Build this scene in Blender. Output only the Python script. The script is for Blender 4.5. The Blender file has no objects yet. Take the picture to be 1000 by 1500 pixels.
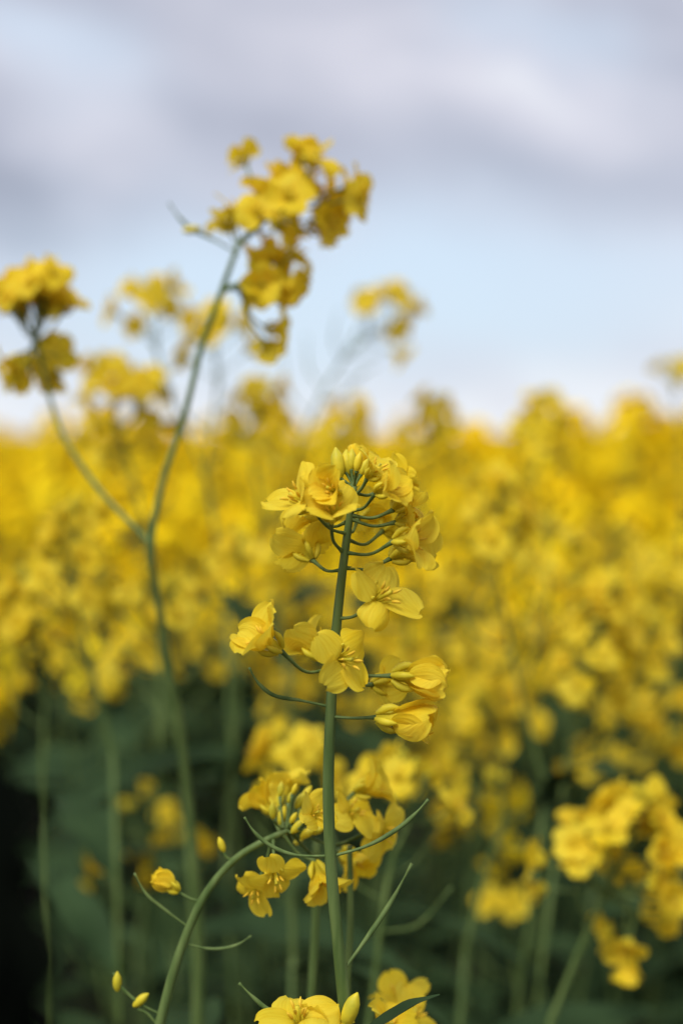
import bpy, math, random
import numpy as np
from mathutils import Vector, Matrix

CAM_Z = 1.20
K = 0.72 / 1500.0      # metres per image pixel, per metre of distance
HOR = 640.0

def at(px, py, D):
    """image pixel at distance D -> metres (x right, y depth, z up)"""
    return np.array([(px - 500.0) * K * D, D, CAM_Z - (py - HOR) * K * D])

def norm(v):
    v = np.array(v, dtype=float)
    return v / (np.linalg.norm(v) + 1e-12)

# ------------------------------------------------------------------ materials
def new_mat(name):
    m = bpy.data.materials.new(name)
    m.use_nodes = True
    m.node_tree.nodes.clear()
    return m, m.node_tree.nodes, m.node_tree.links

def ramp(N, stops):
    r = N.new("ShaderNodeValToRGB")
    els = r.color_ramp.elements
    while len(els) < len(stops):
        els.new(0.5)
    for e, (p, c) in zip(els, stops):
        e.position = p
        e.color = (*c, 1)
    return r

def petal_mat(name, c_lo, c_hi, base_c, transl=0.38, detail=True, nscale=55):
    m, N, L = new_mat(name)
    out = N.new("ShaderNodeOutputMaterial")
    geo = N.new("ShaderNodeNewGeometry")
    noi = N.new("ShaderNodeTexNoise"); noi.inputs["Scale"].default_value = nscale
    noi.inputs["Detail"].default_value = 3 if detail else 1
    L.new(geo.outputs["Position"], noi.inputs["Vector"])
    rp = ramp(N, [(0.3, c_lo), (0.7, c_hi)])
    L.new(noi.outputs["Fac"], rp.inputs[0])
    col = rp.outputs[0]
    if not detail:
        p = N.new("ShaderNodeBsdfDiffuse"); L.new(col, p.inputs[0])
        if transl <= 0:
            L.new(p.outputs[0], out.inputs[0])
            return m
    bump = None
    if detail:
        uv = N.new("ShaderNodeUVMap"); uv.uv_map = "uv"
        sep = N.new("ShaderNodeSeparateXYZ"); L.new(uv.outputs[0], sep.inputs[0])
        rb = ramp(N, [(0.15, (1, 1, 1)), (0.5, (0, 0, 0))])
        L.new(sep.outputs[1], rb.inputs[0])
        mx = N.new("ShaderNodeMixRGB"); mx.inputs[2].default_value = (*base_c, 1)
        L.new(rb.outputs[0], mx.inputs[0]); L.new(col, mx.inputs[1])
        mp = N.new("ShaderNodeMapping"); mp.inputs["Scale"].default_value = (22, 2.0, 1)
        L.new(uv.outputs[0], mp.inputs[0])
        vn = N.new("ShaderNodeTexNoise"); vn.inputs["Scale"].default_value = 1.0
        vn.inputs["Detail"].default_value = 2.5
        L.new(mp.outputs[0], vn.inputs["Vector"])
        vr = ramp(N, [(0.36, (0.92, 0.84, 0.55)), (0.56, (1, 1, 1))])
        L.new(vn.outputs["Fac"], vr.inputs[0])
        mv = N.new("ShaderNodeMixRGB"); mv.blend_type = 'MULTIPLY'; mv.inputs[0].default_value = 0.7
        L.new(mx.outputs[0], mv.inputs[1]); L.new(vr.outputs[0], mv.inputs[2])
        col = mv.outputs[0]
        bump = N.new("ShaderNodeBump"); bump.inputs["Strength"].default_value = 0.5
        bump.inputs["Distance"].default_value = 0.0006
        L.new(vn.outputs["Fac"], bump.inputs["Height"])
        p = N.new("ShaderNodeBsdfPrincipled")
        p.inputs["Roughness"].default_value = 0.65
        p.inputs["Specular IOR Level"].default_value = 0.14
        L.new(col, p.inputs["Base Color"]); L.new(bump.outputs[0], p.inputs["Normal"])
    t = N.new("ShaderNodeBsdfTranslucent")
    L.new(col, t.inputs[0])
    if bump: L.new(bump.outputs[0], t.inputs["Normal"])
    ms = N.new("ShaderNodeMixShader"); ms.inputs[0].default_value = transl
    L.new(p.outputs[0], ms.inputs[1]); L.new(t.outputs[0], ms.inputs[2])
    L.new(ms.outputs[0], out.inputs[0])
    return m

def green_mat(name, c1, c2, scale=60, rough=0.5, transl=0.0, stretch=(1, 1, 1), spec=0.3, bump=0.3):
    m, N, L = new_mat(name)
    out = N.new("ShaderNodeOutputMaterial")
    geo = N.new("ShaderNodeNewGeometry")
    mp = N.new("ShaderNodeMapping"); mp.inputs["Scale"].default_value = stretch
    L.new(geo.outputs["Position"], mp.inputs[0])
    n = N.new("ShaderNodeTexNoise"); n.inputs["Scale"].default_value = scale
    n.inputs["Detail"].default_value = 3
    L.new(mp.outputs[0], n.inputs["Vector"])
    r = ramp(N, [(0.35, c1), (0.65, c2)])
    L.new(n.outputs["Fac"], r.inputs[0])
    p = N.new("ShaderNodeBsdfPrincipled"); p.inputs["Roughness"].default_value = rough
    p.inputs["Specular IOR Level"].default_value = spec
    if bump > 0:
        b = N.new("ShaderNodeBump"); b.inputs["Strength"].default_value = bump
        b.inputs["Distance"].default_value = 0.0008
        L.new(n.outputs["Fac"], b.inputs["Height"])
        L.new(b.outputs[0], p.inputs["Normal"])
    L.new(r.outputs[0], p.inputs["Base Color"])
    if transl > 0:
        t = N.new("ShaderNodeBsdfTranslucent"); L.new(r.outputs[0], t.inputs[0])
        ms = N.new("ShaderNodeMixShader"); ms.inputs[0].default_value = transl
        L.new(p.outputs[0], ms.inputs[1]); L.new(t.outputs[0], ms.inputs[2])
        L.new(ms.outputs[0], out.inputs[0])
    else:
        L.new(p.outputs[0], out.inputs[0])
    return m

M_PETAL = petal_mat("petal", (0.95, 0.715, 0.024), (0.98, 0.81, 0.075), (0.80, 0.70, 0.045), 0.44)
M_STEM = green_mat("stem", (0.075, 0.125, 0.030), (0.15, 0.21, 0.06), 260, 0.55, 0, (1, 1, 0.12), 0.2)
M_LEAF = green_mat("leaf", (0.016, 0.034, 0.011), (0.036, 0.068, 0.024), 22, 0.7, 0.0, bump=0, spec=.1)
M_BUD = green_mat("bud", (0.56, 0.50, 0.03), (0.86, 0.68, 0.03), 160, 0.5, 0.15)
M_SEPAL = green_mat("sepal", (0.74, 0.62, 0.03), (0.88, 0.74, 0.04), 120, 0.5, 0.3)
M_ANTH = green_mat("anther", (0.74, 0.45, 0.02), (0.85, 0.58, 0.04), 300, 0.7)
M_PETALF = petal_mat("petal_field", (0.90, 0.59, 0.005), (0.97, 0.76, 0.022), (0.5, 0.4, 0.02), 0.0, False, 12)
M_SHADE = green_mat("painted_shade_leaf", (0.003, 0.0045, 0.003), (0.006, 0.008, 0.005), 40, 0.9, 0, (1, 1, 1), 0.03, 0)  # near-black base colour: corner shade put into the added leaves' colour
MATS = [M_PETAL, M_STEM, M_LEAF, M_BUD, M_SEPAL, M_ANTH, M_PETALF, M_SHADE]
PET, STEM, LEAF, BUD, SEP, ANT, PETF, SHD = range(8)

# ------------------------------------------------------------------ mesh accumulator
def to_mesh(name, V, F, M, U):
    me = bpy.data.meshes.new(name)
    me.from_pydata(V.tolist(), [], F)
    for mt in MATS:
        me.materials.append(mt)
    me.polygons.foreach_set("material_index", M)
    me.polygons.foreach_set("use_smooth", [True] * len(F))
    li = np.zeros(len(me.loops), dtype=np.int32)
    me.loops.foreach_get("vertex_index", li)
    uvl = me.uv_layers.new(name="uv")
    uvl.data.foreach_set("uv", U[li].astype(np.float32).ravel())
    me.update()
    return me

class MB:
    def __init__(self):
        self.V = []; self.F = []; self.M = []; self.U = []; self.n = 0
    def add(self, v, f, m, uv):
        o = self.n
        self.V.append(v); self.U.append(uv)
        self.F.extend([tuple([i + o for i in q]) for q in f])
        if isinstance(m, int):
            self.M.extend([m] * len(f))
        else:
            self.M.extend(m)
        self.n += len(v)
    def packed(self):
        return (np.vstack(self.V), list(self.F), list(self.M), np.vstack(self.U))
    def mesh(self, name):
        return to_mesh(name, *self.packed())
    def obj(self, name, parent=None):
        ob = bpy.data.objects.new(name, self.mesh(name))
        bpy.context.collection.objects.link(ob)
        if parent: ob.parent = parent
        return ob

def grid_faces(nu, nv):
    F = []
    for i in range(nu):
        for j in range(nv):
            a = i * (nv + 1) + j
            F.append((a, a + 1, a + nv + 2, a + nv + 1))
    return F

def catmull(pts, n):
    """centripetal Catmull-Rom"""
    P = [np.array(p, float) for p in pts]
    if len(P) == 2:
        return [P[0] + (P[1] - P[0]) * t for t in np.linspace(0, 1, n + 1)]
    P = [2 * P[0] - P[1]] + P + [2 * P[-1] - P[-2]]
    out = []
    for i in range(1, len(P) - 2):
        p0, p1, p2, p3 = P[i - 1:i + 3]
        t0 = 0; t1 = t0 + max(1e-5, np.linalg.norm(p1 - p0) ** .5)
        t2 = t1 + max(1e-5, np.linalg.norm(p2 - p1) ** .5); t3 = t2 + max(1e-5, np.linalg.norm(p3 - p2) ** .5)
        for k in range(n):
            t = t1 + (t2 - t1) * k / n
            a1 = (t1 - t) / (t1 - t0) * p0 + (t - t0) / (t1 - t0) * p1
            a2 = (t2 - t) / (t2 - t1) * p1 + (t - t1) / (t2 - t1) * p2
            a3 = (t3 - t) / (t3 - t2) * p2 + (t - t2) / (t3 - t2) * p3
            b1 = (t2 - t) / (t2 - t0) * a1 + (t - t0) / (t2 - t0) * a2
            b2 = (t3 - t) / (t3 - t1) * a2 + (t - t1) / (t3 - t1) * a3
            out.append((t2 - t) / (t2 - t1) * b1 + (t - t1) / (t2 - t1) * b2)
    out.append(P[-2])
    return out

def tube(mb, pts, r0, r1=None, mat=STEM, sides=8, n=5, radii=None, rib=0.0):
    C = catmull(pts, n)
    m = len(C)
    if r1 is None: r1 = r0
    T = []
    for i in range(m):
        T.append(norm(C[min(i + 1, m - 1)] - C[max(i - 1, 0)]))
    ref = np.array([0.3, 1, 0.1]) if abs(T[0][1]) < 0.9 else np.array([1, 0, 0.2])
    X = norm(np.cross(T[0], ref))
    V = np.zeros((m * sides, 3)); U = np.zeros((m * sides, 2))
    for i in range(m):
        X = norm(X - T[i] * np.dot(X, T[i])); Y = np.cross(T[i], X)
        s = i / (m - 1)
        if radii is not None:
            r = np.interp(s, np.linspace(0, 1, len(radii)), radii)
        else:
            r = r0 + (r1 - r0) * s
        for k in range(sides):
            a = 2 * math.pi * k / sides
            rr = r * (1 + rib * (1 if k % 2 else -1))
            V[i * sides + k] = C[i] + rr * (math.cos(a) * X + math.sin(a) * Y)
            U[i * sides + k] = (k / sides, s)
    F = []
    for i in range(m - 1):
        for k in range(sides):
            a = i * sides + k; b = i * sides + (k + 1) % sides
            F.append((a, b, b + sides, a + sides))
    F.append(tuple(range((m - 1) * sides, m * sides)))
    mb.add(V, F, mat, U)
    return C

def frame(axis, roll=0.0):
    z = norm(axis)
    ref = np.array([0, 0, 1.0]) if abs(z[2]) < 0.9 else np.array([0, -1.0, 0])
    x = norm(np.cross(ref, z)); y = np.cross(z, x)
    c, s = math.cos(roll), math.sin(roll)
    return np.stack([c * x + s * y, -s * x + c * y, z], axis=0)   # rows

def petal(mb, R, k_ang, nu, nv, L, W, phi0, phi1, droop, cup, ruf, mat, R0=0.0008):
    us = np.linspace(0, 1, nu + 1); vs = np.linspace(-1, 1, nv + 1)
    r, z = R0, 0.0
    p1, p2, p3 = R.uniform(0, 6.28), R.uniform(0, 6.28), R.uniform(0, 6.28)
    side = R.uniform(-0.15, 0.15)
    tw = R.uniform(-0.45, 0.45)
    V = []; U = []
    notch = R.uniform(0.0, 0.07)
    fa, fb = R.uniform(1.6, 3.2), R.uniform(5, 8)
    for i, u in enumerate(us):
        t = min(1, max(0, (u - 0.20) / 0.30)); t = t * t * (3 - 2 * t)
        phi = phi0 + (phi1 - phi0) * t + droop * max(0, u - 0.5) / 0.5
        if i:
            ds = L / nu
            r += math.sin(phi) * ds; z += math.cos(phi) * ds
        c, h = 0.64, 0.37
        e = math.sqrt(max(0.0, 1 - ((u - c) / h) ** 2)) if u > c - h else 0
        e = e ** 0.8
        if u >= 1: e = 0.34
        w = max(0.13 + 0.12 * u, e) * W / 2
        nr, nz = -math.cos(phi), math.sin(phi)
        tr, tz = math.sin(phi), math.cos(phi)
        for v in vs:
            off = cup * w * v * v * min(1, u * 1.6) + tw * w * v * u
            off += ruf * L * u * u * (0.7 * math.sin(fa * v + p1 + 2.5 * u) + 0.4 * abs(v) * math.sin(fb * v + p2 + 4 * u)
                                      + 0.18 * math.sin(11 * v + 6 * u + p3))
            lat = w * v * (1 - 0.14 * abs(cup) * abs(v)) + side * L * u * u * 0.5
            sh = -notch * L * math.exp(-(v / 0.35) ** 2) * max(0, (u - 0.8) / 0.2)
            sh += 0.020 * L * math.sin(7 * v + p3) * max(0, (u - 0.7) / 0.3)
            V.append((r + nr * off + tr * sh, lat, z + nz * off + tz * sh))
            U.append(((v + 1) / 2 * (0.4 + 0.6 * u) + p3, u))
    V = np.array(V)
    c, s = math.cos(k_ang), math.sin(k_ang)
    Rm = np.array([[c, s, 0], [-s, c, 0], [0, 0, 1]])
    mb.add(V @ Rm, grid_faces(nu, nv), mat, np.array(U))

def make_flower(seed, opn, res=2, mat=PET, size=1.0):
    R = random.Random(seed)
    mb = MB()
    nu, nv = [(4, 2), (8, 4), (18, 12)][res]
    L = 0.0152 * size; W = 0.0124 * size
    for k in range(4):
        a = k * math.pi / 2 + R.uniform(-0.22, 0.22)
        ph1 = math.radians(12 + 80 * opn + R.uniform(-18, 18))
        droop = math.radians(R.uniform(-15, 60) * (0.35 + opn))
        cup = R.uniform(-0.55, 0.35) if opn > 0.45 else R.uniform(0.35, 0.8)
        if opn < .3:
            droop = math.radians(R.uniform(-20, 15)); ph1 = math.radians(8 + 60 * opn + R.uniform(-5, 8))
        petal(mb, R, a, nu, nv, L * R.uniform(0.92, 1.06), W * R.uniform(0.86, 1.08), math.radians(5 + 4 * opn),
              ph1, droop, cup, 0.075, mat)
    if res >= 1:
        for k in range(4):
            a = k * math.pi / 2 + math.pi / 4
            o = math.radians(14 + 25 * opn)
            c, s = math.cos(a), math.sin(a)
            d = np.array([math.sin(o) * c, math.sin(o) * s, math.cos(o)])
            b = np.array([0.0011 * c, 0.0011 * s, 0])
            l = 0.0065 * size
            mid = b + d * l * 0.5 + np.array([c, s, 0]) * 0.0007
            tube(mb, [b, mid, b + d * l], 0.0008, mat=SEP, sides=5, n=3 if res == 2 else 2,
                 radii=[0.0006, 0.0011, 0.0010, 0.0003])
        for k in range(6):
            a = k * math.pi / 3 + R.uniform(-.2, .2)
            o = math.radians(R.uniform(8, 16) + 8 * opn)
            l = R.uniform(0.0075, 0.009) * size * (0.75 if k in (0, 3) else 1)
            d = np.array([math.sin(o) * math.cos(a), math.sin(o) * math.sin(a), math.cos(o)])
            tube(mb, [d * 0.001, d * l], 0.00018, mat=SEP, sides=4, n=2)
            e = np.array([math.cos(a), math.sin(a), 0.4]) * 0.0006
            tube(mb, [d * l - d * 0.0008 - e * 0.2, d * l + d * 0.0006, d * l + d * 0.0016 + e], 0.0004, mat=ANT, sides=5, n=2,
                 radii=[0.0003, 0.00055, 0.00045, 0.0001])
        tube(mb, [(0, 0, 0), (0, 0, 0.0085 * size)], 0.0006, 0.0005, mat=BUD, sides=6, n=3,
             radii=[0.0008, 0.0006, 0.0005, 0.0007])
    return mb.packed()

def make_bud(res=2):
    mb = MB()
    tube(mb, [(0, 0, 0), (0, 0, 0.0022), (0, 0, 0.0048), (0, 0, 0.0068)], 0.001, mat=BUD, sides=[5, 7, 12][res], n=[1, 2, 4][res],
         radii=[0.0006, 0.0012, 0.00145, 0.0015, 0.0013, 0.0008, 0.00015], rib=0.05)
    return mb.packed()

FL = {}
for res in (0, 1, 2):
    m = PETF if res == 0 else PET
    FL[res] = {
        'open': [make_flower(100 * res + i, 0.66 + 0.06 * (i % 5), res, m) for i in range(8 if res else 6)],
        'half': [make_flower(700 + 100 * res + i, 0.40 + 0.05 * (i % 3), res, m) for i in range(6)],
        'shut': [make_flower(1500 + 100 * res + i, 0.12 + 0.05 * i, res, m, 0.95) for i in range(4)],
        'bud': [make_bud(res)],
    }

def put(mb, tpl, o, axis, roll=0.0, s=1.0):
    V, F, M, U = tpl
    mb.add((V * s) @ frame(axis, roll) + np.array(o), F, M, U)

def pedicel(mb, a, b, out, r=0.00055, res=2, bow=0.15):
    a = np.array(a); b = np.array(b)
    d = np.linalg.norm(b - a)
    mid = (a + b) / 2 + np.array([0, 0, -1]) * d * bow
    if res == 0:
        tube(mb, [a, b], r * 1.2, r, mat=STEM, sides=3, n=1)
        return
    tube(mb, [a, mid, b], r * 1.15, r, mat=STEM, sides=[3, 5, 8][res], n=[1, 3, 6][res],
         radii=[r * 1.5, r, r * 0.95, r, r * 1.05, r * 1.7])

def leaf(mb, base, d, L, W, R, mat=LEAF, nu=8, nv=4, droop=0.8, side=None):
    d = norm(d)
    if side is None:
        side = norm(np.cross(d, (0, 0, 1)) + np.array([0, 0, R.uniform(-.3, .3)]))
    side = norm(side)
    V = []; U = []
    p = np.array(base, float)
    ph = R.uniform(0, 6)
    for i in range(nu + 1):
        u = i / nu
        if i: p = p + d * L / nu
        d = norm(d + np.array([0, 0, -1]) * droop / nu)
        nrm = np.cross(side, d)
        w = W / 2 * (math.sin(math.pi * min(1, (u * 0.93 + 0.05))) ** 0.8) * (1 - 0.35 * u + 0.12 * math.sin(u * 17 + ph))
        for j in range(nv + 1):
            v = -1 + 2 * j / nv
            V.append(p + side * w * v + nrm * (0.25 * w * v * v + 0.10 * w * math.sin(u * 14 + ph + 2 * v) * abs(v)))
            U.append((v, u))
    mb.add(np.array(V), grid_faces(nu, nv), mat, np.array(U))

def pod(mb, pts, r=0.0009, res=2):
    if res == 0:
        tube(mb, pts, r, r * .4, mat=STEM, sides=3, n=1)
        return
    tube(mb, pts, r, mat=STEM, sides=[4, 5, 8][res], n=[2, 3, 6][res],
         radii=[r * 0.7, r * 0.6, r * 0.6, r * 0.85, r * 1.0, r * 0.95, r * 1.0, r * .9, r * 0.5, r * 0.35, r * 0.7])

def raceme(mb, pts, R, res=1, head=0.06, n_fl=16, n_bud=8, n_pod=5, rs=0.0016, spread=1.0, size=1.0, fstart=0.0, n=5, pod_gap=0.012):
    C = tube(mb, pts, rs * 1.35, rs * 0.6, mat=STEM, sides=[4, 6, 10][res], n=n)
    C = np.array(C)
    seg = np.linalg.norm(np.diff(C, axis=0), axis=1)
    tot = np.sum(seg)
    dist_from_tip = tot - np.concatenate([[0], np.cumsum(seg)])
    def P(dt):
        q = np.array([np.interp(-dt, -dist_from_tip, C[:, k]) for k in range(3)])
        q2 = np.array([np.interp(-(max(dt - 0.006, 0)), -dist_from_tip, C[:, k]) for k in range(3)])
        q1 = np.array([np.interp(-(dt + 0.006), -dist_from_tip, C[:, k]) for k in range(3)])
        return q, norm(q2 - q1)
    ang = R.uniform(0, 6)
    for i in range(n_bud):
        ang += 2.4
        q, t = P(0.004 * i / max(1, n_bud))
        fr = frame(t)
        o = fr[0] * math.cos(ang) + fr[1] * math.sin(ang)
        k = 0.25 + 0.75 * i / n_bud
        e = q + t * (0.007 - 0.004 * k) + o * 0.0055 * k
        pedicel(mb, q - t * 0.004, e, o, 0.0004, min(res, 1), 0)
        put(mb, FL[res]['bud'][0], e, t + o * 0.6 * k, 0, R.uniform(0.65, 1.05))
    for i in range(n_fl):
        ang += 2.4 + R.uniform(-.3, .3)
        s = (i + 0.5) / n_fl
        q, t = P(fstart + 0.006 + head * s)
        fr = frame(t)
        o = fr[0] * math.cos(ang) + fr[1] * math.sin(ang)
        pl = (0.009 + 0.013 * min(1, s * 1.5)) * spread * R.uniform(0.85, 1.15)
        up = 0.95 - 0.5 * s
        d = norm(o + t * up)
        e = q + d * pl + np.array([0, 0, 0.002])
        pedicel(mb, q, e, o, 0.0005, res, 0.1)
        kind = 'half' if s < 0.15 else ('open' if R.random() < 0.65 else 'half')
        ax = norm(o * 0.9 + t * (0.8 - 0.5 * s) + np.array([R.uniform(-.3, .3), R.uniform(-.3, .3), R.uniform(-.2, .3)]))
        put(mb, R.choice(FL[res][kind]), e, ax, R.uniform(0, 6.28), R.uniform(0.80, 1.05) * size)
    for i in range(n_pod):
        ang += 2.4 + R.uniform(-.3, .3)
        q, t = P(fstart + head + 0.012 + pod_gap * (i + R.random() * 0.5))
        fr = frame(t)
        o = fr[0] * math.cos(ang) + fr[1] * math.sin(ang)
        l = 0.025 + 0.004 * i
        a = q + norm(o + t * 0.45) * l * 0.55
        pod(mb, [q, a, a + norm(o * 0.6 + t * 0.9) * l * 0.7], 0.0008, res)
    return C

# ================================================================== MAIN PLANT
D0 = 0.45
R = random.Random(5)
mb = MB()
A = lambda x, y, dd=0.0: at(x, y, D0 + dd)
stem_px = [(507, 1500), (496, 1390), (485, 1270), (481, 1160), (484, 1050), (490, 950), (500, 850), (511, 765), (519, 712)]
spts = [A(*p) for p in stem_px]
low = [np.array([0.03, 0.47, 0.0]), np.array([0.028, 0.465, 0.35]), np.array([0.014, 0.455, 0.75]), A(513, 1620)]
tube(mb, low + spts, 0.003, mat=STEM, sides=14, n=7, rib=0.035,
     radii=[0.0050, 0.0044, 0.0034, 0.0022, 0.0021, 0.0019, 0.00185, 0.0018, 0.0017, 0.0016, 0.0014, 0.0012, 0.0009])

def hero(att, end, ax, kind='open', idx=0, roll=0.0, s=1.0, dd0=0.0, dd=0.0, bow=0.12, mids=None, r=0.00052):
    a = A(att[0], att[1], dd0); b = A(end[0], end[1], dd)
    if mids:
        tube(mb, [a] + [A(m[0], m[1], (dd0 + dd) / 2) for m in mids] + [b], r, mat=STEM, sides=8, n=6,
             radii=[r * 1.5, r, r, r, r * 1.05, r * 1.7])
    else:
        pedicel(mb, a, b, None, r, 2, bow)
    put(mb, FL[2][kind][idx], b, ax, roll, s)

# upper head, left
hero((508, 782), (456, 744), (-0.65, -0.25, 0.45), 'half', 5, 0.5, 1.0, 0, -0.012)
hero((500, 835), (457, 820), (-0.45, 0.5, 0.75), 'open', 1, 0.2, 1.0, 0, 0.012)
hero((501, 808), (485, 764), (0.05, -0.55, 0.8), 'half', 2, 0.8, .86, 0, -0.016, mids=[(488, 792)])
hero((512, 745), (476, 732), (-0.7, 0.3, 0.5), 'open', 3, 0.1, .85, 0, 0.006)
hero((507, 765), (470, 760), (-0.6, 0.6, 0.3), 'half', 1, 0.6, .85, 0, 0.014)
# upper head, right
hero((506, 832), (572, 818), (0.75, 0.1, 0.35), 'half', 0, 0.3, .98, 0, 0.004)
hero((508, 810), (576, 793), (0.75, -0.35, 0.10), 'half', 1, 0.9, .98, 0, -0.010)
hero((515, 755), (576, 747), (0.5, 0.15, 0.5), 'half', 5, 0.0, .80, 0, -0.004)
hero((513, 760), (580, 765), (0.7, -0.2, 0.1), 'half', 2, 1.2, .78, 0, -0.002)
hero((516, 748), (550, 722), (0.7, -0.4, 0.35), 'half', 3, 0.3, .82, 0, -0.012)
hero((518, 725), (538, 700), (0.55, -0.3, 0.60), 'open', 6, 0.6, 0.75, 0, -0.006)
hero((519, 722), (560, 714), (0.8, 0.35, 0.35), 'half', 4, 0.2, .80, 0, 0.010)
hero((519, 716), (520, 698), (0.1, 0.5, 0.8), 'shut', 3, 0.2, 0.75, 0, 0.008)
hero((514, 735), (494, 724), (-0.45, -0.75, 0.35), 'half', 0, 0.7, 0.76, 0, -0.014)
hero((508, 776), (524, 760), (0.3, 0.8, 0.5), 'open', 7, 0.3, .85, 0, 0.02)
hero((508, 790), (560, 778), (0.6, 0.7, 0.3), 'open', 2, 0.3, .85, 0, 0.022)
for (x, y, dx, dz, s) in [(498, 700, -.15, 1, 1.45), (507, 692, .0, 1, 1.1), (514, 688, .05, 1, 1.), (522, 690, .2, 1, 0.9), (528, 696, .4, .9, .85), (511, 698, -.1, 1, 1.1)]:
    dd = R.uniform(-.004, .004)
    pedicel(mb, A(518, 714), A(x, y, dd), None, 0.00045, 2, 0)
    put(mb, FL[2]['bud'][0], A(x, y, dd), (dx, R.uniform(-.2, .2), dz), 0, s)
# mid flowers
hero((496, 906), (541, 884), (0.65, -0.45, 0.42), 'open', 2, 0.75, 1.08, 0, -0.008)
hero((486, 978), (411, 953), (-0.75, -0.30, 0.55), 'half', 4, 0.4, 1.05, 0, -0.010, 0.2)
hero((486, 968), (470, 964), (-0.6, 0.5, 0.7), 'half', 3, 0.5, 1.0, 0, 0.014)
hero((488, 975), (490, 966), (0.60, -0.75, 0.12), 'open', 3, 0.80, 1.0, 0, -0.010)
hero((486, 990), (574, 990), (0.95, -0.15, -0.05), 'shut', 1, 0.5, 1.25, 0, -0.006, 0.0)
hero((486, 1005), (545, 1003), (0.8, 0.45, -0.1), 'half', 2, 0.2, .85, 0, 0.016, 0.0)
hero((484, 1050), (551, 1051), (0.95, -0.2, -0.06), 'shut', 2, 0.9, 1.25, 0, -0.004, 0.02)
# pods
pod(mb, [A(478, 1034), A(440, 1026), A(400, 1018), A(378, 1000), A(365, 978)], 0.0007)
pod(mb, [A(484, 1255), A(540, 1238), A(585, 1212), A(608, 1192), A(627, 1171)], 0.0008)
pod(mb, [A(484, 1254, .0), A(430, 1252), A(395, 1238), A(372, 1218), A(358, 1197)], 0.0007)
pod(mb, [A(500, 1425, .0), A(540, 1370, .005), A(570, 1325, .008), A(603, 1265, .01)], 0.0009)
pod(mb, [A(505, 1492), A(440, 1492), A(395, 1480), A(370, 1460), A(350, 1440)], 0.0008)
# bottom flowers + leaf
tube(mb, [A(505, 1620, .0), A(470, 1560, -.004), A(455, 1508, -.006)], 0.0007, 0.0006, sides=8)
put(mb, FL[2]['open'][5], A(440, 1512, -.006), (-0.1, -0.25, 0.95), 0.3, 1.1)
put(mb, FL[2]['open'][1], A(474, 1520, 0.0), (0.25, 0.1, 0.9), 1.0, 1.0)
put(mb, FL[2]['bud'][0], A(504, 1502, -.005), (0.35, -0.1, 0.9), 0.3, 1.7)
put(mb, FL[2]['half'][1], A(560, 1530, .03), (0.35, -0.1, 0.9), 0.3, 1.0)
put(mb, FL[2]['open'][2], A(595, 1510, .06), (0.35, -0.1, 0.9), 0.3, 1.1)
put(mb, FL[2]['half'][2], A(588, 1478, .08), (-0.1, -0.1, 0.9), 0.3, 1.0)
tube(mb, [A(505, 1640), A(545, 1580, .02), A(560, 1530, .03)], 0.0007, 0.0006, sides=8)
tube(mb, [A(505, 1640), A(570, 1580, .03), A(595, 1510, .06), A(588, 1478, .08)], 0.0007, 0.0006, sides=8)
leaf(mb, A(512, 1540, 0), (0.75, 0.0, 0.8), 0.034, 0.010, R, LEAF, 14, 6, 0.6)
mb.obj("corner_shade_leaves")

# ================================================================== second near plant (lower-left arching branch)
mb = MB()
D1 = 0.485
B = lambda x, y, dd=0.0: at(x, y, D1 + dd)
pts = [np.array([-0.10, 0.52, 0.0]), np.array([-0.10, 0.5, 0.5]), B(195, 1650), B(220, 1560), B(237, 1490), B(262, 1400), B(300, 1312), B(345, 1258), B(395, 1228), B(425, 1215)]
tube(mb, pts, 0.003, mat=STEM, sides=12, n=7, radii=[0.005, 0.0040, 0.0021, .002, 0.0018, 0.0016, 0.0014, 0.0012, 0.0011, 0.0009], rib=0.03)
def bh(att, end, ax, kind, idx, roll=0., s=1., dd=0.):
    pedicel(mb, B(*att), B(end[0], end[1], dd), None, 0.0005, 2, 0.15)
    put(mb, FL[2][kind][idx], B(end[0], end[1], dd), ax, roll, s)
for i in range(22):
    a = i * 2.4; k = math.sqrt((i + .5) / 22)
    x = 438 + 36 * k * math.cos(a); y = 1190 + 42 * k * math.sin(a); dd = R.uniform(-.004, .022)
    att = (415 + 12 * (x - 415) / 40, 1218 - 5)
    pedicel(mb, B(*att), B(x - 6, y + 8, dd), None, 0.0004, 1, 0.1)
    put(mb, FL[2]['bud'][0], B(x - 6, y + 8, dd), (0.45 + 0.5 * (x - 440) / 36, dd * 20, 0.6 + 0.35 * (1190 - y) / 40), 0, R.uniform(0.55, 1.0))
bh((400, 1228), (402, 1268), (0.1, -0.6, -0.5), 'open', 3, .3, .85, -.01)
bh((398, 1228), (378, 1290), (-0.2, -0.6, -0.6), 'open', 2, .3, .80, .0)
bh((415, 1222), (462, 1262), (0.2, -0.3, -0.6), 'half', 4, .7, .95, .0)
bh((428, 1212), (505, 1200), (0.6, -0.4, 0.6), 'open', 4, .2, .85, .01)
bh((430, 1208), (520, 1160), (0.8, -0.2, 0.3), 'half', 4, .2, .95, .02)
bh((430, 1216), (545, 1215), (0.8, -0.5, -0.1), 'open', 5, .7, .95, .02)
bh((425, 1218), (500, 1245), (0.5, -0.4, -0.4), 'half', 1, .7, .95, .03)
bh((420, 1210), (425, 1165), (-0.1, .3, 0.9), 'half', 5, .7, .8, .03)
bh((415, 1214), (400, 1190), (-0.6, .3, 0.6), 'half', 0, .7, .8, .02)
bh((425, 1212), (452, 1195), (0.4, -.5, 0.3), 'half', 2, .7, .7, -.012)
pod(mb, [B(279, 1360), B(245, 1335), B(215, 1310), B(197, 1279)], 0.0006)
pod(mb, [B(270, 1382), B(310, 1390), B(345, 1385), B(368, 1371)], 0.0006)
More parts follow.
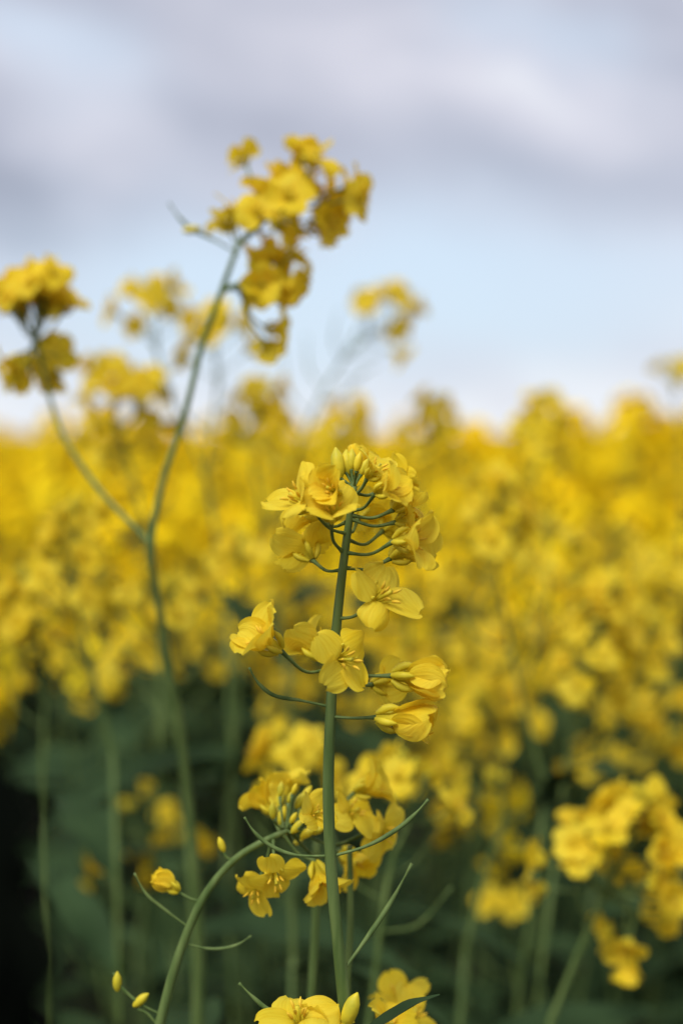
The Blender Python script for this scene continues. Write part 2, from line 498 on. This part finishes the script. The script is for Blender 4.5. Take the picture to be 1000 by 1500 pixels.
pod(mb, [B(240, 1488), B(205, 1470), B(180, 1448), B(166, 1425)], 0.0006)
tube(mb, [B(300, 1322), B(278, 1316), B(258, 1304)], 0.0005, 0.0005, sides=8)
put(mb, FL[2]['shut'][0], B(262, 1306), (-0.8, 0, 0.6), 0, .7)
tube(mb, [B(345, 1262), B(332, 1256), B(326, 1246)], 0.0005, 0.0005, sides=8)
put(mb, FL[2]['bud'][0], B(328, 1248), (-0.3, 0, 0.9), 0, 0.8)
tube(mb, [B(228, 1498), B(215, 1484), B(202, 1478)], 0.0005, 0.0005, sides=8)
put(mb, FL[2]['bud'][0], B(196, 1474), (0.7, 0, 0.6), 0, 1.0)
put(mb, FL[2]['bud'][0], B(172, 1452), (0.0, 0, 1), 0, 1.0)
tube(mb, [np.array([-0.02, 0.56, 0]), at(455, 1500, .53), at(462, 1350, .53), at(463, 1230, .53)], 0.003, 0.0012, sides=10,
     radii=[.004, .0018, .0016, .0012])
tube(mb, [np.array([0.02, 0.55, 0]), at(508, 1440, .50), at(513, 1360, .50), at(512, 1240, .50)], 0.003, 0.0012, sides=10,
     radii=[.004, .0014, .0013, .001])
mb.obj("corner_shade_leaves")

# ================================================================== tall plant on the left
def free_head(mb, D, stem, flowers, R, res=1, rs=0.0013, size=1.0):
    C = np.array(tube(mb, stem, rs * 1.2, rs * 0.6, sides=8, n=6))
    for (x, y, dd, s) in flowers:
        e = at(x, y, D + dd)
        d = np.linalg.norm(C - (e - np.array([0, 0, 0.014])), axis=1)
        q = C[int(np.argmin(d))]
        pedicel(mb, q, e, None, 0.0005, res, 0.15)
        o = norm(e - q)
        ax = norm(o + np.array([R.uniform(-.5, .5), R.uniform(-.8, .2), R.uniform(-.1, .6)]))
        k = 'open' if R.random() < .6 else 'half'
        put(mb, R.choice(FL[res][k]), e, ax, R.uniform(0, 6), s * size)

mb = MB()
D2 = 0.63
T = lambda x, y, dd=0.: at(x, y, D2 + dd)
R = random.Random(21)
main = [np.array([-0.16, 0.68, 0]), T(290, 1500, .05), T(268, 1100, .03), T(235, 900, .01), T(222, 800), T(240, 700), T(270, 610), T(295, 510), T(325, 425), T(350, 355)]
tube(mb, main, 0.004, 0.0016, sides=10, n=6, radii=[.0045, .003, .0019, .0016, .0016, .0015, .0014, .0014, .0013, .0011])
free_head(mb, D2, [T(350, 357), T(385, 325), T(425, 280), T(440, 250)],
          [(360, 240, .02, .9), (445, 232, 0, 1), (430, 245, .01, .9), (455, 245, -.01, .9), (505, 275, 0, 1), (495, 290, .01, 1.), (515, 290, -.01, .9),
           (385, 300, 0, 1), (378, 325, -.01, .9), (345, 325, 0, 1), (335, 335, .01, .9), (420, 300, -.01, 1), (435, 285, .01, 1.), (465, 320, 0, 1.05), (450, 335, .01, 1),
           (400, 280, 0, .9), (410, 330, .015, 1), (445, 270, 0, 1), (470, 300, 0.01, 1)], R, 1)
free_head(mb, D2, [T(325, 425), T(370, 410), T(400, 395)],
          [(420, 378, 0, 1), (370, 400, 0, 1), (395, 400, 0.01, 1), (355, 425, 0.01, 1), (400, 430, 0, 1), (385, 385, .01, 1), (380, 420, -.01, .9), (388, 480, 0.02, .85), (388, 500, 0.02, .8), (410, 410, 0, .9)], R, 1)
pod(mb, [T(350, 372), T(315, 352), T(280, 335), T(262, 318), T(248, 298)], 0.0008)
put(mb, FL[1]['bud'][0], T(268, 338), (.9, 0, .1), 0, 1.3)
D3 = 0.69
Lf = lambda x, y, dd=0.: at(x, y, D3 + dd)
tube(mb, [T(220, 795), at(180, 755, .64), at(125, 690, .66), Lf(85, 620), Lf(68, 560), Lf(52, 490)], 0.0013, 0.0009, sides=8, n=6)
fl = []
for i in range(17):
    fl.append((62 + R.uniform(-45, 45), 440 + R.uniform(-34, 32), R.uniform(-.02, .02), R.uniform(.8, 1.)))
fl += [(30, 520, 0, 1), (45, 535, .01, 1), (80, 520, 0.02, 1), (25, 550, 0, .9), (5, 440, 0, .9), (60, 500, 0, .9), (85, 545, .02, .9)]
free_head(mb, D3, [Lf(52, 500), Lf(55, 460), Lf(62, 430)], fl, R, 1)
mb.obj("corner_shade_leaves")

# ================================================================== other separate plants standing just behind
def plant_from(image_px, D, head=0.06, n_fl=16, seed=0, rs=0.0012, n_pod=4, extra=None, spread=1.0, foot=None, size=1.0, leaves=3):
    R = random.Random(seed)
    mb = MB()
    pts = [at(x, y, D) for x, y in image_px]  # stem points given as image pixels, placed at distance D
    x0 = pts[0][0] + (pts[0][0] - pts[1][0]) * 0.6 + R.uniform(-.08, .08)
    if foot is None: foot = np.array([x0, D + 0.05, 0.0])
    midp = foot * 0.5 + pts[0] * 0.5 + np.array([R.uniform(-.03, .03), 0, 0])
    tube(mb, [foot, midp, pts[0]], 0.0024, rs * 1.35, sides=8, n=5)
    raceme(mb, pts, R, 1, head, n_fl, 9, n_pod, rs, spread, size)
    if extra:
        for e in extra:
            rd, De, nf, hd = e
            p2 = [at(x, y, De) for x, y in rd]
            raceme(mb, p2, R, 1, hd, nf, 7, 3, rs * 0.8, spread, size)
    for i in range(leaves):
        f = R.uniform(.80, 1.0)
        b = pts[0] * f + foot * (1 - f)
        a = R.uniform(0, 6.28)
        leaf(mb, b, (math.cos(a), math.sin(a), R.uniform(.3, 1.0)), R.uniform(.08, .14), R.uniform(.02, .04), R)
    mb.obj("corner_shade_leaves")

plant_from([(800, 1160), (765, 1030), (738, 900), (722, 800), (735, 715)], 0.85, .06, 16, 31, extra=[
    ([(760, 1020), (800, 900), (800, 770)], .95, 8, .04)])
plant_from([(815, 1240), (835, 1080), (868, 950), (890, 860)], 0.85, .085, 24, 32, extra=[
    ([(835, 1080), (920, 1000), (955, 920)], .88, 12, .06), ([(830, 1130), (940, 1110), (985, 1030)], .95, 10, .05)])
plant_from([(805, 1500), (845, 1400), (885, 1310), (925, 1230), (935, 1180)], 0.70, .045, 17, 33, rs=.0013, n_pod=1, extra=[
    ([(885, 1310), (930, 1340), (915, 1380)], .70, 6, .02), ([(885, 1310), (960, 1290), (985, 1230)], .70, 9, .03),
    ([(885, 1315), (860, 1280), (850, 1230)], .70, 6, .02)], leaves=1)
plant_from([(165, 1100), (135, 980), (108, 850), (112, 755)], 0.80, .06, 14, 34, extra=[
    ([(140, 990), (80, 900), (40, 850)], .85, 8, .05)])
plant_from([(270, 1120), (245, 1000), (232, 930), (250, 870)], 0.78, .03, 9, 35, spread=1.4)
plant_from([(330, 900), (300, 700), (240, 560), (222, 430)], 0.95, .03, 9, 36, n_pod=5, extra=[
    ([(300, 700), (318, 560), (312, 470)], .95, 8, .035)], spread=1.2)
plant_from([(400, 900), (430, 680), (500, 530), (560, 480), (588, 440)], 1.05, .035, 10, 37, n_pod=6, rs=.001, extra=[
    ([(500, 530), (535, 490), (540, 440)], 1.08, 3, .02)])
plant_from([(420, 960), (385, 760), (370, 640), (385, 570)], 1.0, .06, 14, 38)
plant_from([(240, 900), (200, 720), (165, 600), (150, 540)], 0.95, .07, 18, 39, extra=[([(170, 640), (210, 590), (205, 555)], .95, 8, .04)])
plant_from([(330, 1240), (350, 1000), (355, 860), (350, 800)], 0.90, .04, 11, 40)
plant_from([(560, 1300), (600, 900), (620, 700), (640, 595)], 1.1, .06, 15, 41)
plant_from([(430, 1400), (425, 1200), (435, 1120), (420, 1090)], 0.75, .03, 9, 42)
plant_from([(680, 1400), (715, 1260), (740, 1200), (728, 1150)], 0.80, .006, 1, 43, n_pod=3)
plant_from([(690, 900), (780, 700), (795, 585)], 1.2, .06, 16, 44)
plant_from([(540, 1500), (575, 1260), (600, 1200), (590, 1130)], 0.66, .025, 6, 45)
plant_from([(440, 900), (480, 700), (520, 600)], 1.25, .06, 16, 47)
plant_from([(990, 900), (1000, 700), (985, 540)], 1.3, .02, 4, 48)
plant_from([(260, 1400), (270, 1300), (270, 1240)], .95, .02, 4, 49)
plant_from([(600, 1400), (680, 1200), (670, 1060)], 1.15, .05, 10, 50)
plant_from([(900, 1500), (880, 1200), (875, 1100)], 1.1, .03, 6, 51)
plant_from([(60, 1200), (60, 950), (20, 880)], .85, .04, 12, 52)
plant_from([(175, 1500), (155, 1350), (140, 1270)], .95, .04, 5, 53, spread=1.4)
plant_from([(200, 1400), (215, 1250), (190, 1190)], 1.05, .02, 4, 54, spread=1.4)
plant_from([(760, 1450), (740, 1350), (725, 1320)], 1.0, .01, 2, 55)
# a looser rank of lower side-branches in front of the crop edge
Rr = random.Random(404)
for i, (x, y, n) in enumerate([(480, 900, 9), (540, 930, 9), (600, 950, 12), (640, 1060, 9), (690, 930, 12), (760, 920, 10), (800, 1000, 10), (700, 1020, 8), (560, 1030, 9),
                               (960, 820, 12), (900, 780, 12), (840, 860, 10), (430, 1010, 7), (660, 850, 10), (980, 1080, 7), (620, 1130, 6), (400, 900, 8),
                               (190, 960, 7), (80, 930, 8), (300, 930, 6), (150, 860, 9)]):
    D = Rr.uniform(1.05, 1.4)
    lx = Rr.uniform(-60, 60)
    plant_from([(x + lx, y + 420), (x + lx * .5, y + 200), (x, y)], D, Rr.uniform(.03, .06), n + 2, 500 + i, rs=.0010, spread=1.3, leaves=5)

# ================================================================== the field
def field_plant(seed):
    R = random.Random(seed)
    mb = MB()
    H = R.uniform(1.12, 1.24)
    lx, ly = R.uniform(-.06, .06), R.uniform(-.06, .06)
    P = lambda t: np.array([lx * t * t, ly * t * t, H * t])
    raceme(mb, [P(0), P(.3), P(.6), P(.8), P(1)], R, 0, R.uniform(.06, .11), R.randint(19, 25), 6, 2, 0.0020, 1.15, 1.06, n=2)
    nb = R.randint(6, 8)
    for i in range(nb):
        t = R.uniform(.52, .84)
        a = i * 2.4 + R.uniform(-.4, .4)
        b = P(t)
        tipz = H - R.uniform(0, 1) ** 1.3 * .24
        o = np.array([math.cos(a), math.sin(a), 0])
        rad = R.uniform(.07, .18)
        tip = np.array([b[0], b[1], 0]) + o * rad + np.array([0, 0, tipz])
        mid = b * .5 + tip * .5 + o * rad * .22 - np.array([0, 0, .02])
        raceme(mb, [b, mid, tip], R, 0, R.uniform(.04, .09), R.randint(13, 19), 4, 2, 0.0014, 1.15, 1.06, n=3)
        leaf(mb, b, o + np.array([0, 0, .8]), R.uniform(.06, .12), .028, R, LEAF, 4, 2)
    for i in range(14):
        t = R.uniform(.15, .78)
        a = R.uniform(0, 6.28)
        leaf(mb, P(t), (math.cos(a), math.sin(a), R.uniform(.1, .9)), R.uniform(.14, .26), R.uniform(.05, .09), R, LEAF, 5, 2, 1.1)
    return mb.packed()

variants = [field_plant(900 + i) for i in range(7)]
def patch(seed, dens, lean=0.05):
    R = random.Random(seed)
    mb = MB()
    n = int(dens)
    cells = [(i, j) for i in range(5) for j in range(5)]
    R.shuffle(cells)
    for (i, j) in cells[:n]:
        V, F, M, U = R.choice(variants)
        a = R.uniform(0, 6.28); s = R.uniform(.91, 1.035)
        c, sn = math.cos(a), math.sin(a)
        Rm = np.array([[c, sn, 0], [-sn, c, 0], [0, 0, 1]])
        W_ = (V * s) @ Rm
        W_[:, 0] += W_[:, 2] * R.uniform(-lean, lean); W_[:, 1] += W_[:, 2] * R.uniform(-lean, lean)
        W_ = W_ + np.array([(i + R.random()) * .2 - .5, (j + R.random()) * .2 - .5, 0])
        mb.add(W_, F, M, U)
    return mb.mesh("rapeseed_patch")
near = [patch(50 + i, 18) for i in range(4)]
far = [patch(80 + i, 10) for i in range(3)]
field = bpy.data.objects.new("rapeseed_field", None)
bpy.context.collection.objects.link(field)
R = random.Random(78)
cnt = 0
for j in range(0, 22):
    y = 1.85 + j
    hw = int(y * 0.36 + 1.2)
    for i in range(-hw, hw + 1):
        ob = bpy.data.objects.new("patch", R.choice(near if y < 7 else far))
        ob.location = (i + (0.5 if j % 2 else 0) + R.uniform(-.04, .04), y, R.uniform(-.03, .0))
        ob.rotation_euler = (0, 0, math.pi / 2 * R.randint(0, 3))
        ob.scale = (1.02, 1.02, R.uniform(.98, 1.02))
        bpy.context.collection.objects.link(ob)
        ob.parent = field
        cnt += 1

mb = MB()
ds = np.concatenate([np.linspace(22, 60, 60), np.geomspace(62, 900, 50)])
aa = np.linspace(-0.6, 0.6, 160)
V = []
for d in ds:
    for a in aa:
        V.append((d * math.sin(a), d * math.cos(a), 1.13 + R.uniform(-.14, .06)))
V = np.array(V)
mb.add(V, grid_faces(len(ds) - 1, len(aa) - 1), PETF, np.zeros((len(V), 2)))
mb.obj("far_canopy", field)

# ================================================================== added near-black leaves beside the lens, standing in for lower-left corner shade
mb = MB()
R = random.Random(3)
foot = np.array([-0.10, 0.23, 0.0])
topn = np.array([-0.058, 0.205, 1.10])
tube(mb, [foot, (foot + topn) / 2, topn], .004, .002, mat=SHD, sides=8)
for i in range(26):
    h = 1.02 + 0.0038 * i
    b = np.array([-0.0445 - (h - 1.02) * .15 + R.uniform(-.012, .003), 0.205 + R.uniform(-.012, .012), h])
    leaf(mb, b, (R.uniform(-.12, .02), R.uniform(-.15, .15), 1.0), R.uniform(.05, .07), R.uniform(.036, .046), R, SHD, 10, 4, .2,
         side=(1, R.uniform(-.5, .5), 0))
mb.obj("corner_shade_leaves")

# ================================================================== ground
gm, N, L = new_mat("soil")
out = N.new("ShaderNodeOutputMaterial"); p = N.new("ShaderNodeBsdfPrincipled"); p.inputs["Roughness"].default_value = .95
geo = N.new("ShaderNodeNewGeometry"); n = N.new("ShaderNodeTexNoise"); n.inputs["Scale"].default_value = 9; n.inputs["Detail"].default_value = 8
L.new(geo.outputs["Position"], n.inputs["Vector"])
r = ramp(N, [(.35, (.02, .016, .01)), (.7, (.055, .045, .028))]); L.new(n.outputs["Fac"], r.inputs[0])
L.new(r.outputs[0], p.inputs["Base Color"])
b = N.new("ShaderNodeBump"); b.inputs["Distance"].default_value = .03; L.new(n.outputs["Fac"], b.inputs["Height"]); L.new(b.outputs[0], p.inputs["Normal"])
L.new(p.outputs[0], out.inputs[0])
me = bpy.data.meshes.new("ground")
S = 2500
me.from_pydata([(-S, -S, 0), (S, -S, 0), (S, S, 0), (-S, S, 0)], [], [(0, 1, 2, 3)])
me.materials.append(gm)
g = bpy.data.objects.new("ground", me); bpy.context.collection.objects.link(g)

# ================================================================== sky
SUN_EL, SUN_ROT = math.radians(54), math.radians(212)   # behind and left of the camera
w = bpy.data.worlds.new("sky"); bpy.context.scene.world = w; w.use_nodes = True
N = w.node_tree.nodes; L = w.node_tree.links; N.clear()
out = N.new("ShaderNodeOutputWorld")
sky = N.new("ShaderNodeTexSky"); sky.sky_type = 'NISHITA'; sky.sun_disc = False
sky.sun_elevation = SUN_EL; sky.sun_rotation = SUN_ROT
sky.air_density = 1.0; sky.dust_density = 1.5
bg1 = N.new("ShaderNodeBackground"); bg1.inputs[1].default_value = 0.15
L.new(sky.outputs[0], bg1.inputs[0])
tc = N.new("ShaderNodeTexCoord")
sp = N.new("ShaderNodeSeparateXYZ"); L.new(tc.outputs["Generated"], sp.inputs[0])
def mth(op, a, b=None, c=None, clamp=False):
    m = N.new("ShaderNodeMath"); m.operation = op; m.use_clamp = clamp
    for i, v in enumerate((a, b, c)):
        if v is None: continue
        if isinstance(v, (int, float)): m.inputs[i].default_value = v
        else: L.new(v, m.inputs[i])
    return m.outputs[0]
az = mth('ARCTAN2', sp.outputs[0], sp.outputs[1])
el = mth('ARCSINE', sp.outputs[2])
def noise(scale, vec_scale, detail=4, dist=0.0, rot=0.0):
    cb = N.new("ShaderNodeCombineXYZ"); L.new(az, cb.inputs[0]); L.new(el, cb.inputs[1])
    mp = N.new("ShaderNodeMapping"); mp.inputs["Scale"].default_value = vec_scale
    rr = N.new("ShaderNodeVectorRotate"); rr.rotation_type = 'Z_AXIS'; rr.inputs["Angle"].default_value = rot
    L.new(cb.outputs[0], rr.inputs[0])
    L.new(rr.outputs[0], mp.inputs[0])
    n = N.new("ShaderNodeTexNoise"); n.noise_dimensions = '2D'
    n.inputs["Scale"].default_value = scale; n.inputs["Detail"].default_value = detail
    n.inputs["Distortion"].default_value = dist
    L.new(mp.outputs[0], n.inputs["Vector"])
    return n.outputs["Fac"]
wob = noise(7, (1, 1.5, 1), 3)
wob2 = noise(9, (1.3, 1, 1), 3, 0, 1.0)
X = mth('ADD', az, mth('MULTIPLY', mth('SUBTRACT', wob2, .5), .10))
Y = mth('ADD', el, mth('MULTIPLY', mth('SUBTRACT', wob, .5), .06))
def gauss(px, py, a, b, ang):
    x0 = (px - 500) * K; y0 = (HOR - py) * K
    dx = mth('SUBTRACT', X, x0); dy = mth('SUBTRACT', Y, y0)
    c, s = math.cos(-ang), math.sin(-ang)
    u = mth('ADD', mth('MULTIPLY', dx, c / a), mth('MULTIPLY', dy, s / a))
    v = mth('ADD', mth('MULTIPLY', dx, -s / b), mth('MULTIPLY', dy, c / b))
    q = mth('ADD', mth('MULTIPLY', u, u), mth('MULTIPLY', v, v))
    return mth('EXPONENT', mth('MULTIPLY', q, -1.0))
streak = noise(13, (0.8, 1.7, 1), 5, .3, 0.28)
bright = mth('ADD', 0.48, mth('MULTIPLY', mth('SUBTRACT', streak, .5), .50))
for (px, py, a, b_, an, amp) in [
    (600, 100, .15, .032, .38, .20), (880, 185, .14, .030, .12, .16), (120, 170, .10, .032, .40, .28),
    (0, 290, .14, .034, .30, -.50), (330, 220, .14, .03, .2, -.14), (820, 260, .24, .026, .10, -.20),
    (150, 10, .12, .03, .1, -.14), (250, 345, .12, .02, .25, .12), (960, 50, .1, .03, .1, -.14),
    (980, 420, .08, .03, .0, .22)]:
    bright = mth('ADD', bright, mth('MULTIPLY', gauss(px, py, a, b_, an), amp))
low = mth('EXPONENT', mth('MULTIPLY', mth('POWER', mth('DIVIDE', mth('ABSOLUTE', el), .09), 2.0), -1.0))
bright = mth('ADD', bright, mth('MULTIPLY', low, .50), clamp=True)
cr = ramp(N, [(0.0, (.34, .36, .45)), (.38, (.50, .52, .62)), (.75, (.69, .69, .78)), (1.0, (.88, .90, .95))])
L.new(bright, cr.inputs[0])
blue = None
for (px, py, a, b_, an, amp) in [(680, 430, .26, .06, .0, .85), (60, 95, .07, .03, .3, .6), (780, 80, .07, .025, .3, .45), (230, 470, .2, .06, 0, .6)]:
    gq = mth('MULTIPLY', gauss(px, py, a, b_, an), amp)
    blue = gq if blue is None else mth('ADD', blue, gq)
blue = mth('MINIMUM', blue, 1.0)
mc = N.new("ShaderNodeMixRGB"); mc.inputs[2].default_value = (.66, .79, .94, 1)
L.new(blue, mc.inputs[0]); L.new(cr.outputs[0], mc.inputs[1])
bg2 = N.new("ShaderNodeBackground"); bg2.inputs[1].default_value = 1.05
L.new(mc.outputs[0], bg2.inputs[0])
cover = mth('SUBTRACT', .95, mth('MULTIPLY', blue, .12))
mx = N.new("ShaderNodeMixShader"); L.new(cover, mx.inputs[0]); L.new(bg1.outputs[0], mx.inputs[1]); L.new(bg2.outputs[0], mx.inputs[2])
L.new(mx.outputs[0], out.inputs[0])
w.cycles.sampling_method = 'MANUAL'; w.cycles.sample_map_resolution = 512

sun = bpy.data.lights.new("sun", 'SUN'); sun.energy = 3.0; sun.angle = math.radians(28); sun.color = (1, .98, .95)
so = bpy.data.objects.new("sun", sun); bpy.context.collection.objects.link(so)
dirv = Vector((math.sin(SUN_ROT) * math.cos(SUN_EL), math.cos(SUN_ROT) * math.cos(SUN_EL), math.sin(SUN_EL)))
so.rotation_euler = dirv.to_track_quat('Z', 'Y').to_euler()

# ================================================================== camera
cam = bpy.data.cameras.new("camera"); co = bpy.data.objects.new("camera", cam); bpy.context.collection.objects.link(co)
co.location = (0, 0, CAM_Z); co.rotation_euler = (math.radians(90), 0, 0)
cam.sensor_fit = 'VERTICAL'; cam.sensor_height = 36; cam.sensor_width = 24; cam.lens = 50
cam.shift_y = -(750 - HOR) / 1500
cam.clip_start = 0.01; cam.clip_end = 5000
cam.dof.use_dof = True; cam.dof.focus_distance = D0; cam.dof.aperture_fstop = 4.5
bpy.context.scene.camera = co
sc = bpy.context.scene
sc.view_settings.view_transform = 'Standard'; sc.view_settings.look = 'None'; sc.view_settings.exposure = 0
print("patches", cnt)
